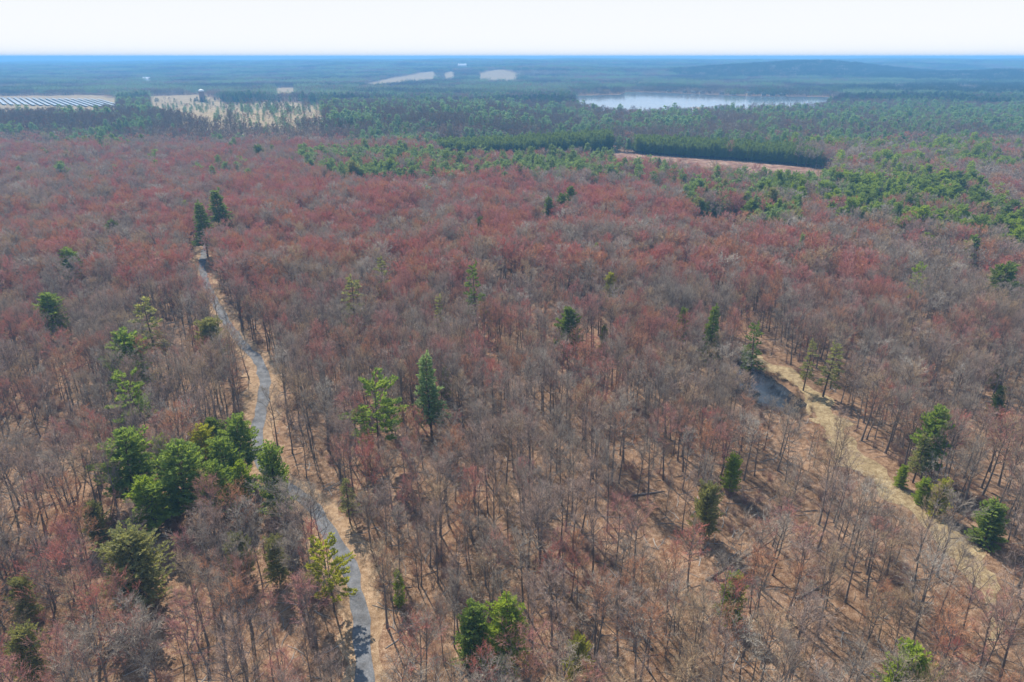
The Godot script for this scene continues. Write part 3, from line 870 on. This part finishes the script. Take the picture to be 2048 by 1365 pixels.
func make_woods() -> void:
	# --- one of each kind, at three levels of detail
	var near: Array[Growth] = []
	for i in 9:
		if i < 5: near.append(bare_tree(16.0, rng.randf_range(2.2, 3.1), rng.randf_range(0.38, 0.55), rng.randi_range(10, 12), 0.0125, 3, 7, 7))
		elif i < 7: near.append(bare_tree(16.0, rng.randf_range(4.0, 4.8), 0.24, 13, 0.0125, 3, 8, 7))
		else: near.append(bare_tree(16.0, rng.randf_range(3.0, 3.6), 0.3, 10, 0.022, 3, 5, 6))
	var middle: Array[ArrayMesh] = []
	for i in 6: middle.append(whole(bare_tree(16.0, rng.randf_range(2.6, 3.4) if i < 4 else 4.2, rng.randf_range(0.36, 0.5), 11, 0.034, 9, 7, 4), M.bark, M.tinted))
	var low: Array[ArrayMesh] = []
	for i in 5: low.append(whole(bare_tree(16.0, rng.randf_range(2.9, 3.8), 0.42, 7, 0.085, 7, 4, 3), M.bark, M.tinted))
	var near_whole: Array[ArrayMesh] = []
	for t in near: near_whole.append(whole(t, M.bark, M.tinted))
	var kinds := {"pine": 4, "open": 2, "spire": 2, "thin": 3, "round": 2, "bush": 2}
	var radius := {"pine": 2.6, "open": 3.0, "spire": 1.5, "thin": 1.5, "round": 2.9, "bush": 2.9}
	var green := {}
	var green_parts := {}
	for k in kinds:
		green_parts[k] = []
		for i in kinds[k]:
			var t := evergreen(k, 0)
			green_parts[k].append([mesh_of([t.trunk], [M.pine_bark]), mesh_of([t.crown], [M.needles])])
	var green_mid: Array[ArrayMesh] = []
	for k in ["pine", "pine", "open", "spire"]: green_mid.append(whole(evergreen(k, 1), M.pine_bark, M.needles))
	var green_low: Array[ArrayMesh] = []
	for k in ["pine", "pine", "spire"]: green_low.append(whole(evergreen(k, 2), M.pine_bark, M.needles))

	# --- the evergreens one can point at
	var name_of := {"pine": "pine_tree", "open": "pine_tree", "spire": "spruce_tree", "thin": "spruce_tree", "round": "evergreen_tree", "bush": "young_pine_tree"}
	var stands := [[Vector2(34.5, -94.6), 2.2], [Vector2(40.0, -97.0), 2.2]]
	var n := 0
	for e in EVERGREENS:
		var o := thing(name_of[e[4]], e[6], "pine" if e[4] in ["pine", "open", "bush"] else "evergreen", "evergreens scattered among the bare trees", ground_at(e[0], e[1], -0.1))
		plant_green(o, green_parts[e[4]][n % kinds[e[4]]], e[2] * 1.04, e[3] / radius[e[4]] * 1.22, M.tone[e[5]])
		stands.append([Vector2(e[0], e[1]), e[3] * (0.75 if e[2] > 11.0 else 0.9)])
		n += 1

	# --- where every other tree of the nearer woods stands
	var bare := []      # [position, height, wide]
	var pines := []
	var d := 50.0
	var row := 0
	while d < 1500.0:
		var g := 4.55 if d < 150.0 else 4.05 if d < 430.0 else 5.0 + (d - 430.0) * 0.0024
		var half := 0.74 * d + 48.0
		var x := -half + (g * 0.5 if row % 2 else 0.0)
		while x < half:
			var p := Vector2(x + rng.randf_range(-0.46, 0.46) * g, -d + rng.randf_range(-0.46, 0.46) * g)
			x += g
			if d < 430.0 and patchy.get_noise_2d(p.x * 1.6, p.y * 1.6) > (0.30 if d > 165.0 else 0.2) and rng.randf() < 0.75: continue
			if near_open(p): continue
			if is_open(p):
				if d > 850.0 and Geometry2D.is_point_in_polygon(p, tower_field) and rng.randf() < 0.06 + 0.5 * maxf(0.0, clumps.get_noise_2d(p.x * 3.0, p.y * 3.0) - 0.15):
					if rng.randf() < 0.6: pines.append([p, rng.randf_range(4.0, 10.0), 1.1])
					else: bare.append([p, rng.randf_range(5.0, 11.0), 1.4])
				continue
			if scrub(p) and rng.randf() < 0.86: continue
			if p.y < -560.0 and near_plantation(p): continue
			if d > 128.0 and d < 160.0 and p.x / d > 0.40 and p.x / d < 0.51 and rng.randf() < 0.85: continue
			if d < 470.0 and rng.randf() < (0.93 if d < 130.0 else 0.8) and hides(p, stands): continue
			var crowded := false
			if d < 600.0:
				for s in stands:
					if p.distance_squared_to(s[0]) < pow(s[1] + 0.6, 2.0): crowded = true; break
			if crowded: continue
			var share := 0.75 if scrub(p) else pine_share(p, d)
			if d > 700.0: share *= 0.64
			if rng.randf() < share:
				var hp := rng.randf_range(12.0, 18.5) if d < 700.0 else rng.randf_range(10.0, 18.0)
				if scrub(p): hp = rng.randf_range(6.0, 13.0)
				elif rng.randf() < 0.12: hp = rng.randf_range(18.0, 22.0)
				pines.append([p, hp, rng.randf_range(0.85, 1.2)])
			else:
				var hb := 15.2 + hue.get_noise_2d(p.x * 0.6 + 400.0, p.y * 0.6) * 3.2 + rng.randf_range(-2.4, 2.4)
				if rng.randf() < 0.17: hb = rng.randf_range(6.5, 10.5)
				bare.append([p, hb, rng.randf_range(0.72, 1.32)])
		row += 1
		d += g * 0.9

	for q in [[-622.0, -1447.0, 9.0], [-630.0, -1445.0, 11.0], [-615.0, -1450.0, 12.0], [-637.0, -1452.0, 8.0]]: pines.append([Vector2(q[0], q[1]), q[2], 1.2])

	# --- the 300 bare trees that show largest stand as trees of their own
	var ranked := []
	for i in bare.size():
		var p: Vector2 = bare[i][0]
		if p.y < -165.0: continue
		var at := seen_at(ground_at(p.x, p.y, bare[i][1] * 0.6))
		if at.x > 10.0 and at.x < 2038.0 and at.y < 1350.0: ranked.append([bare[i][1] / at.z, i])
	ranked.sort_custom(func(a, b): return a[0] > b[0])
	for l in [[250, 1130, "the large olive evergreen"], [655, 1120, "the yellow green roadside pine"], [945, 1255, "the two bright pines"], [1158, 1315, "the round yellow green evergreen"], [1450, 1120, "the leaning trunk"], [1472, 1180, "the half hidden bright pine"], [1840, 1330, "the bright bottom edge pine"], [32, 1300, "the olive edge evergreen"], [795, 1165, "the small twiggy pine"], [1960, 1200, "the lower track end"], [455, 1040, "the round rusty tree"], [365, 1040, "the clump's bare trunk"], [1996, 1045, "the dense young edge pine"], [720, 1230, "the lower road"], [1250, 1250, "the open leafy floor"], [560, 1250, "the grey lower left thicket"], [1650, 1230, "the orange lower right thicket"], [1100, 1100, "the shadow striped middle floor"]]:
		landmarks.append([Vector2(l[0], l[1]), l[2]])
	var own := {}
	var rows := []
	var parts := []
	for t in near:
		var limbs := []
		for l in t.limbs: limbs.append(mesh_of([l], [M.bark]))
		parts.append([mesh_of([t.trunk], [M.bark]), limbs, mesh_of([t.crown], [M.tinted])])
	for k in mini(300, ranked.size()):
		var i: int = ranked[k][1]
		own[i] = true
		var p: Vector2 = bare[i][0]
		var h: float = bare[i][1]
		var v := pick_bare(h)
		var c := tint_at(p.x, p.y)
		var tone := 0
		for j in M.tints.size():
			if dist3(M.tints[j], c) < dist3(M.tints[tone], c): tone = j
		var o := thing("bare_tree", "", "tree", "bare trees of the nearest woods", ground_at(p.x, p.y, -0.1))
		place_bare(o, parts[v], h, bare[i][2], tone, k < 130)
		rows.append([o, ground_at(p.x, p.y, h * 0.6), ("small " if h < 11.0 else "tall " if h > 17.3 else "") + M.tint_names[tone]])
	label_by_place(rows, "bare tree")

	# --- a round rusty tree, a red one by the road bend, a wide grey one, a leaning one
	for s in [[-49.5, -99.5, 14.5, 1.25, 5, 2, "big round rusty orange bare tree below the pine clump"], [-87.5, -213.0, 17.0, 0.85, 6, 0, "crimson bare tree standing out by the upper road bend"], [36.1, -193.0, 15.5, 1.2, 6, 4, "wide dark grey bare tree in the centre of the woods"], [33.0, -79.0, 13.0, 1.1, 5, 0, "bright crimson bare tree just left of the half hidden bright pine"], [24.5, -82.0, 11.5, 1.1, 1, 3, "pinkish red bare tree left of the bright crimson one below the open floor"], [-13.0, -71.2, 12.5, 1.2, 6, 0, "crimson bare tree left below the two bright pines by the road verge"], [-4.4, -68.3, 11.5, 1.1, 2, 0, "small crimson bare tree right under the two bright pines"], [-80.0, -78.5, 12.5, 1.0, 3, 1, "dull red bare tree above the left bottom corner"], [-41.6, -104.7, 13.5, 1.25, 5, 4, "grey brown bare tree veiling the road below the pine clump, upper of three"], [-37.5, -102.6, 14.5, 1.25, 3, 4, "grey brown bare tree veiling the road below the pine clump, middle of three"], [-34.4, -99.8, 13.0, 1.25, 6, 4, "grey brown bare tree veiling the road below the pine clump, lower of three"], [60.0, -98.0, 17.0, 1.0, 5, 7, "tall pale grey bare tree with many upswept limbs near the track"]]:
		var o := thing("bare_tree", s[6], "tree", "", ground_at(s[0], s[1], -0.1))
		place_bare(o, parts[s[4]], s[2], s[3], s[5], true)
	var lean := thing("leaning_tree", "dark fallen tree leaning over its shadow left of a bright young pine", "tree", "", ground_at(34.5, -94.6, -0.1))
	place_bare(lean, parts[6], 16.0, 0.8, 7, true)
	(lean.get_child(0) as MeshInstance3D).material_override = M.pine_bark  # darker bark paints the leaning trunk's shade into its colour
	(lean.get_child(0) as Node3D).scale = Vector3(2.1, 1.0, 2.1)
	lean.basis = Basis(Vector3(0.38, 0, 0.92).normalized(), deg_to_rad(-56.0)) * lean.basis.scaled(Vector3(1.25, 1, 1.25))

	# --- pines that show largest, as trees of their own
	ranked = []
	for i in pines.size():
		var p: Vector2 = pines[i][0]
		if p.y < -720.0: continue
		var at := seen_at(ground_at(p.x, p.y, pines[i][1] * 0.7))
		if at.x > 5.0 and at.x < 2043.0: ranked.append([pines[i][1] / at.z, i])
	ranked.sort_custom(func(a, b): return a[0] > b[0])
	landmarks = []
	for l in [[852, 380, "the pale pine of the red woods"], [1143, 382, "the almost black pine"], [1328, 380, "the pale pine under the band"], [1443, 392, "the pale shaggy pine"], [1842, 545, "the pale open pine"], [1715, 462, "the very thin spruce"], [1858, 475, "the pine below the belt"], [1950, 485, "the dark pine below the belt"], [2018, 545, "the big dark edge pine"], [1655, 512, "the small bright lone pine"], [605, 306, "the tall pale back pine"], [450, 332, "the spruce-like far pine"], [1655, 345, "the right tip of the tan field"], [1225, 308, "the left tip of the tan field"], [1545, 415, "the upper right pine cluster"], [1750, 400, "the middle of the right belt"], [1900, 400, "the right half of the belt"], [1000, 320, "the middle of the pine band"], [760, 320, "the left end of the pine band"], [515, 295, "the dark pine of the shaded woods"], [1450, 340, "the lower edge of the tan field"], [1900, 330, "the top of the right belt"], [225, 335, "the blue green far left pine"]]:
		landmarks.append([Vector2(l[0], l[1]), l[2]])
	rows = []
	var own_pine := {}
	for k in mini(205, ranked.size()):
		var i: int = ranked[k][1]
		own_pine[i] = true
		var p: Vector2 = pines[i][0]
		var kind: String = ["pine", "pine", "pine", "open", "bush", "spire"][rng.randi() % 6]
		var tone: int = [1, 1, 2, 0][rng.randi() % 4] if p.x > 150.0 else [5, 5, 1, 4][rng.randi() % 4]
		var o := thing("pine_tree", "", "pine", "pines of the belt beyond the bare woods", ground_at(p.x, p.y, -0.1))
		plant_green(o, green_parts[kind][k % kinds[kind]], pines[i][1], pines[i][1] / 10.0 * (pines[i][2] if kind != "bush" else 0.8), M.tone[tone])
		rows.append([o, ground_at(p.x, p.y, pines[i][1] * 0.7), ("small " if pines[i][1] < 13.0 else "tall " if pines[i][1] > 17.5 else "") + M.tone_names[tone]])
	label_by_place(rows, "pine")

	# --- all the other trees, as masses
	var spots := {}
	var tints := {}
	for i in bare.size():
		if own.has(i): continue
		var p: Vector2 = bare[i][0]
		var dd := -p.y
		var h: float = bare[i][1]
		var m: ArrayMesh = near_whole[pick_bare(h)] if dd < 235.0 else middle[rng.randi() % 6] if dd < 640.0 else low[rng.randi() % 5]
		if not spots.has(m): spots[m] = []; tints[m] = []
		var w: float = h / 16.0 * bare[i][2]
		spots[m].append(Transform3D(Basis(Vector3.UP, rng.randf() * TAU).scaled_local(Vector3(w, h / 16.0, w)), ground_at(p.x, p.y, -0.1)))
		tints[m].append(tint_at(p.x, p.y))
	var mass := stuff("bare_woods", "mass of bare budding trees filling the woods")
	for m in spots: scatter("bare_trees", m, spots[m], tints[m], mass)
	spots = {}; tints = {}
	for i in pines.size():
		if own_pine.has(i): continue
		var p: Vector2 = pines[i][0]
		var dd := -p.y
		var m: ArrayMesh = green_mid[[0, 1, 2, 3, 3][rng.randi() % 5]] if dd < 800.0 else green_low[[0, 1, 2, 2][rng.randi() % 4]]
		if not spots.has(m): spots[m] = []; tints[m] = []
		var h: float = pines[i][1]
		var w: float = h / 10.0 * pines[i][2] * (1.5 if m == green_mid[3] or m == green_low[2] else 0.95)
		spots[m].append(Transform3D(Basis(Vector3.UP, rng.randf() * TAU).scaled_local(Vector3(w, h / 10.0, w)), ground_at(p.x, p.y, -0.1)))
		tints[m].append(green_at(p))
	mass = stuff("pine_woods", "mass of pines mixed into the farther woods")
	for m in spots: scatter("pine_trees", m, spots[m], tints[m], mass)

	# --- the planted conifers behind the tan field, in close rows
	spots = {}; tints = {}
	for line in [plantation_left, plantation_right]:
		var l: PackedVector2Array = line
		for i in l.size() - 1:
			var steps := int(l[i].distance_to(l[i + 1]) / 3.3)
			for k in steps:
				for back in 14:
					var p := l[i].lerp(l[i + 1], (k + rng.randf_range(0.2, 0.8)) / steps) + Vector2(rng.randf_range(-0.5, 0.5), -back * 4.0 - 1.0 + rng.randf_range(-0.7, 0.7))
					var m: ArrayMesh = green_mid[[0, 1, 3, 3][rng.randi() % 4]]
					if not spots.has(m): spots[m] = []; tints[m] = []
					var h := rng.randf_range(12.5, 19.0) * (lerpf(0.7, 0.98, (p.x + 72.0) / 170.0) if line == plantation_left else 0.82)
					var w := 1.15 if m != green_mid[3] else 1.9
					spots[m].append(Transform3D(Basis(Vector3.UP, rng.randf() * TAU).scaled_local(Vector3(w, h / 10.0, w)), ground_at(p.x, p.y, -0.1)))
					tints[m].append((M.tones[0] as Color).lerp(M.tones[1], rng.randf_range(0.2, 0.9)) * 0.85)
	mass = stuff("conifer_plantation", "close planted dark conifers standing behind the tan field")
	for m in spots: scatter("planted_conifers", m, spots[m], tints[m], mass)
	make_far_woods()

func green_at(p: Vector2) -> Color:
	var pale: Color = M.tones[5]
	var c: Color = pale.lerp(M.tones[1], rng.randf() * 0.5) * rng.randf_range(0.75, 1.05)
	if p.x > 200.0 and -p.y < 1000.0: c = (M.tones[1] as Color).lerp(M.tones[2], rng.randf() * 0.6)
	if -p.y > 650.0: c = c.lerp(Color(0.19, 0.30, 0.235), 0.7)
	if -p.y > 1200.0: c *= stand_tone(p.x, p.y) * 0.72
	return c.lerp(M.tones[0], 0.4 if rng.randf() < 0.3 else 0.0)

func dist3(a: Color, b: Color) -> float:
	return absf(a.r - b.r) + absf(a.g - b.g) + absf(a.b - b.b)

func pick_bare(h: float) -> int:
	if h < 11.0: return 7 + rng.randi() % 2
	return rng.randi() % 5 if rng.randf() < 0.84 else 5 + rng.randi() % 2

func place_bare(o: Node3D, parts: Array, h: float, wide: float, tone: int, with_limbs: bool) -> void:
	var w := h / 16.0 * wide
	put("trunk", parts[0], o)
	for l in parts[1]: put("limb", l, o)
	put("crown", parts[2], o).material_override = M.tint[tone]
	o.basis = Basis(Vector3.UP, rng.randf() * TAU).scaled_local(Vector3(w, h / 16.0, w))

func plant_green(o: Node3D, parts: Array, h: float, wide: float, tone: Material) -> void:
	put("trunk", parts[0], o)
	put("crown", parts[1], o).material_override = tone
	o.basis = Basis(Vector3.UP, rng.randf() * TAU).scaled_local(Vector3(wide, h / 10.0, wide))

func hides(p: Vector2, stands: Array) -> bool:       # stands just this side of the pond, the track or a pine: few trees do
	if p.x > 40.0 and p.y > -215.0:
		for k in 3:
			var q := p + Vector2(p.x / p.y, 1.0) * (-5.0 * (k + 1))
			if q.y < -70.0 and (to_line(q, track_line) < 2.5 or (q.x < 110.0 and pond_edge(q) < -1.0)): return true
	if p.x < -100.0 and p.y < -235.0 and p.y > -330.0:
		for k in 3:
			if to_line(p + Vector2(p.x / p.y, 1.0) * (-6.0 * (k + 1)), road_line) < 3.0: return true
	for s in stands:
		var off: Vector2 = s[0] - p
		if off.y < 0.0 and off.y > -12.0 and s[1] > 1.3 and absf(off.x - off.y * p.x / p.y) < s[1] * 1.1: return true
	return false

func scrub(p: Vector2) -> bool:
	return p.y < -700.0 and p.x < -200.0 and Geometry2D.is_point_in_polygon(p, scrub_field)

func near_plantation(p: Vector2) -> bool:
	for l in [plantation_left, plantation_right]:
		for i in l.size() - 1:
			if p.x >= l[i].x and p.x <= l[i + 1].x:
				var z := lerpf(l[i].y, l[i + 1].y, (p.x - l[i].x) / (l[i + 1].x - l[i].x))
				if p.y < z + 3.0 and p.y > z - 58.0: return true
	return false

func make_far_woods() -> void:
	# clumps of trees, coarser with distance; bare and green ones in the same patchwork
	var shapes := {}
	for level in 2:
		var side: float = [26.0, 38.0][level]
		var gap: float = [5.6, 11.0][level]
		for kind in ["bare", "green"]:
			var list := []
			for i in 3:
				var c := Buf.new()
				var x := -side / 2
				while x < side / 2:
					var z := -side / 2
					while z < side / 2:
						var p := Vector3(x + rng.randf() * gap, 0, z + rng.randf() * gap)
						far_tree(c, p, kind == "bare", level)
						z += gap
					x += gap
				list.append(mesh_of([c], [M.tinted if kind == "bare" else M.needles]))
			shapes[kind + str(level)] = list
	var spots := {}
	var tints := {}
	for level in 2:
		var d: float = [1490.0, 4600.0][level]
		var end: float = [4600.0, 13800.0][level]
		while d < end:
			var g: float = [22.0, 35.0][level] * (1.0 + 0.00008 * d)
			var half := 0.76 * d + 60.0
			var x := -half
			while x < half:
				var p := Vector2(x + rng.randf_range(-0.4, 0.4) * g, -d + rng.randf_range(-0.4, 0.4) * g)
				x += g
				if is_open(p) or scrub(p) or is_open(p + Vector2(0, g * 0.5)) or is_open(p - Vector2(0, g * 0.45)): continue
				if p.x > 1000.0 and -p.y < 2900.0 and -p.y > 2300.0 and rng.randf() < 0.0: continue
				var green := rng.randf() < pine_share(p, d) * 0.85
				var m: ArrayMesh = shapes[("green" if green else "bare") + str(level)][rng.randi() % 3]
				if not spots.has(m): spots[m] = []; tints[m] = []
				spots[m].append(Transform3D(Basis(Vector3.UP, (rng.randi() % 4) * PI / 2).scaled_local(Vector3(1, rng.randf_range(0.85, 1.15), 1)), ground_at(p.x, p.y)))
				tints[m].append((M.tones[0] as Color) * rng.randf_range(0.14, 0.24) if green and d > 1490.0 and painted_hill_shade(p) > 0.35 else green_at(p) if green else tint_at(p.x, p.y))  # on the right-hand rises the slope shade goes into this very dark tint
			d += g
	var mass := stuff("far_woods", "hazy far woods reaching to the horizon")
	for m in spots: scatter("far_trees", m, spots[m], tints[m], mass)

func far_tree(c: Buf, p: Vector3, bare: bool, level: int) -> void:
	var h := rng.randf_range(12.0, 17.0)
	var r: float = rng.randf_range(2.3, 3.2) * [1.0, 2.1][level]
	if bare:
		for i in [26, 12][level]:
			var a := rng.randf() * TAU
			var u := sqrt(rng.randf())
			var q := p + Vector3(cos(a) * r * u, h * (0.95 - 0.4 * u * u) - rng.randf() * 2.5, sin(a) * r * u)
			var s: float = [0.9, 2.0][level]
			var e := Vector3(rng.randf_range(-1, 1), rng.randf_range(0.1, 1), rng.randf_range(-1, 1)).normalized() * s
			var w := e.cross(Vector3(rng.randf_range(-1, 1), rng.randf_range(-1, 1), rng.randf_range(-1, 1))).normalized() * s * 0.3
			c.tri(q - e + w, q - e - w, q + e)
		c.spike(p, p + Vector3(0, h * 0.8, 0), 0.2 * (level + 1))
	else:
		h *= 1.12
		for i in [34, 14][level]:
			var a := rng.randf() * TAU
			var y := rng.randf()
			var rr: float = r * 0.95 * sin(PI * (0.18 + 0.8 * y)) * rng.randf_range(0.6, 1.0)
			var q := p + Vector3(cos(a) * rr, h * (0.25 + 0.75 * y), sin(a) * rr)
			var out: Vector3 = Vector3(cos(a), 0.5, sin(a)).normalized() * [1.3, 2.8][level]
			var w: Vector3 = out.cross(Vector3(rng.randf_range(-0.4, 0.4), 1, rng.randf_range(-0.4, 0.4))).normalized() * [0.7, 1.5][level]
			c.tri(q - out * 0.5 + w, q - out * 0.5 - w, q + out * 0.6)

# ---------------------------------------------------------------- the forest floor
func make_floor() -> void:
	var bushes := []
	for i in 3:
		var b := Buf.new()
		for k in 70:
			var d := Vector3(rng.randf_range(-1, 1), rng.randf_range(0.6, 1.6), rng.randf_range(-1, 1)).normalized()
			var o := Vector3(rng.randf_range(-0.4, 0.4), 0, rng.randf_range(-0.4, 0.4))
			var q := o + d * rng.randf_range(0.8, 2.2)
			b.spike(o, q, 0.013)
			for f in 3:
				var s := o.lerp(q, rng.randf_range(0.4, 0.95))
				b.spike(s, s + aside(d, 0.6, rng.randf() * TAU) * rng.randf_range(0.3, 0.8), 0.010)
		bushes.append(mesh_of([b], [M.tinted]))
	var stick := Buf.new()
	stick.tube([Vector3(-1, 0.03, 0), Vector3(0, 0.07, 0.08), Vector3(1, 0.03, -0.05)], [0.05, 0.04, 0.02], 4)
	stick.spike(Vector3(0.1, 0.06, 0.06), Vector3(0.7, 0.12, 0.5), 0.025)
	var stick_mesh := mesh_of([stick], [M.tinted])
	var bw := [[], [], []]; var bt := [[], [], []]
	var sw := []; var st := []
	for i in 11000:
		var d := 52.0 + 215.0 * pow(rng.randf(), 0.8)
		var p := Vector2(rng.randf_range(-1, 1) * (0.72 * d + 40.0), -d)
		if near_open(p): continue
		if i % 3 == 0:
			if patchy.get_noise_2d(p.x * 2.0 + 77.0, p.y * 2.0) < -0.02: continue
			var k := rng.randi() % 3
			var s := rng.randf_range(0.7, 1.5)
			bw[k].append(Transform3D(Basis(Vector3.UP, rng.randf() * TAU).scaled(Vector3(s, s, s)), ground_at(p.x, p.y)))
			bt[k].append(Color(0.27, 0.205, 0.17).lerp(Color(0.33, 0.19, 0.15), rng.randf()))
		else:
			var s := rng.randf_range(0.5, 2.4)
			sw.append(Transform3D(Basis(Vector3.UP, rng.randf() * TAU).scaled(Vector3(s, rng.randf_range(0.8, 2.0), 1.0 + s * 0.3)), ground_at(p.x, p.y)))
			st.append(Color(0.17, 0.14, 0.12).lerp(Color(0.33, 0.30, 0.27), rng.randf()))
	for i in 420:          # leafless shrubs on the banks of the pond
		var p := Vector2(rng.randf_range(58.0, 90.0), -rng.randf_range(148.0, 196.0))
		var e := pond_edge(p)
		if e < -0.4 or e > 3.4 or to_line(p, track_line) < 1.6: continue
		var s := rng.randf_range(0.5, 1.1)
		bw[i % 3].append(Transform3D(Basis(Vector3.UP, rng.randf() * TAU).scaled(Vector3(s, s, s)), ground_at(p.x, p.y)))
		bt[i % 3].append(Color(0.30, 0.24, 0.17).lerp(Color(0.38, 0.24, 0.14), rng.randf()))
	var mass := stuff("undergrowth", "low leafless shrubs between the trunks")
	for k in 3: scatter("leafless_shrubs", bushes[k], bw[k], bt[k], mass)
	mass = stuff("fallen_branches", "dead branches lying on the leaf litter")
	scatter("dead_branches", stick_mesh, sw, st, mass)
	# fallen trunks
	var logs := [[52.0, -92.0, 9.0, 0.5, "fallen log on the leaf litter right of the leaning trunk"], [8.0, -98.0, 8.0, 2.4, "fallen log on the striped shaded floor in the lower middle"], [20.0, -84.0, 10.0, 1.9, "long fallen log near the bottom right of the two bright pines"], [-128.0, -184.0, 8.0, 1.4, "pale fallen log in the small clearing at the left"], [28.0, -120.0, 9.0, 0.2, "fallen log lying across the sunlit floor above the leaning trunk"]]
	for l in logs:
		var o := thing("fallen_log", l[4], "log", "fallen logs on the forest floor", ground_at(l[0], l[1], 0.12))
		o.rotation.y = l[3]
		var b := Buf.new()
		b.tube([Vector3(-l[2] / 2, 0.06, 0), Vector3(-l[2] / 6, 0.1, 0.12), Vector3(l[2] / 5, 0.06, 0.05), Vector3(l[2] / 2, 0.0, -0.15)], [0.24, 0.21, 0.16, 0.06], 7)
		put("trunk", mesh_of([b], [M.bark]), o)
		var c := Buf.new()
		c.spike(Vector3(l[2] / 5, 0.06, 0.05), Vector3(l[2] / 2.4, 0.5, 1.2), 0.06)
		put("branch", mesh_of([c], [M.bark]), o)
	var heaps := [[86.4, -113.5, 1.6, "dark brush heap on the edge of the grassy track, upper of four"], [87.5, -108.8, 1.3, "dark brush heap on the edge of the grassy track, second of four"], [86.6, -104.6, 1.4, "dark brush heap on the edge of the grassy track, third of four"], [84.0, -100.8, 1.2, "dark brush heap on the edge of the grassy track, lowest of four"]]
	for q in heaps:
		var b := Buf.new()
		for k in 150:
			var a := rng.randf() * TAU
			var s: Vector3 = Vector3(cos(a) * rng.randf(), rng.randf() * 0.5, sin(a) * rng.randf()) * q[2]
			b.spike(s, s + Vector3(rng.randf_range(-1, 1), rng.randf_range(-0.1, 0.5), rng.randf_range(-1, 1)) * q[2] * 0.6, 0.03)
		var o := put("brush_heap", mesh_of([b], [M.bark]))
		o.position = ground_at(q[0], q[1])
		tag(o, q[3], "brush heap", "brush heaps along the grassy track")
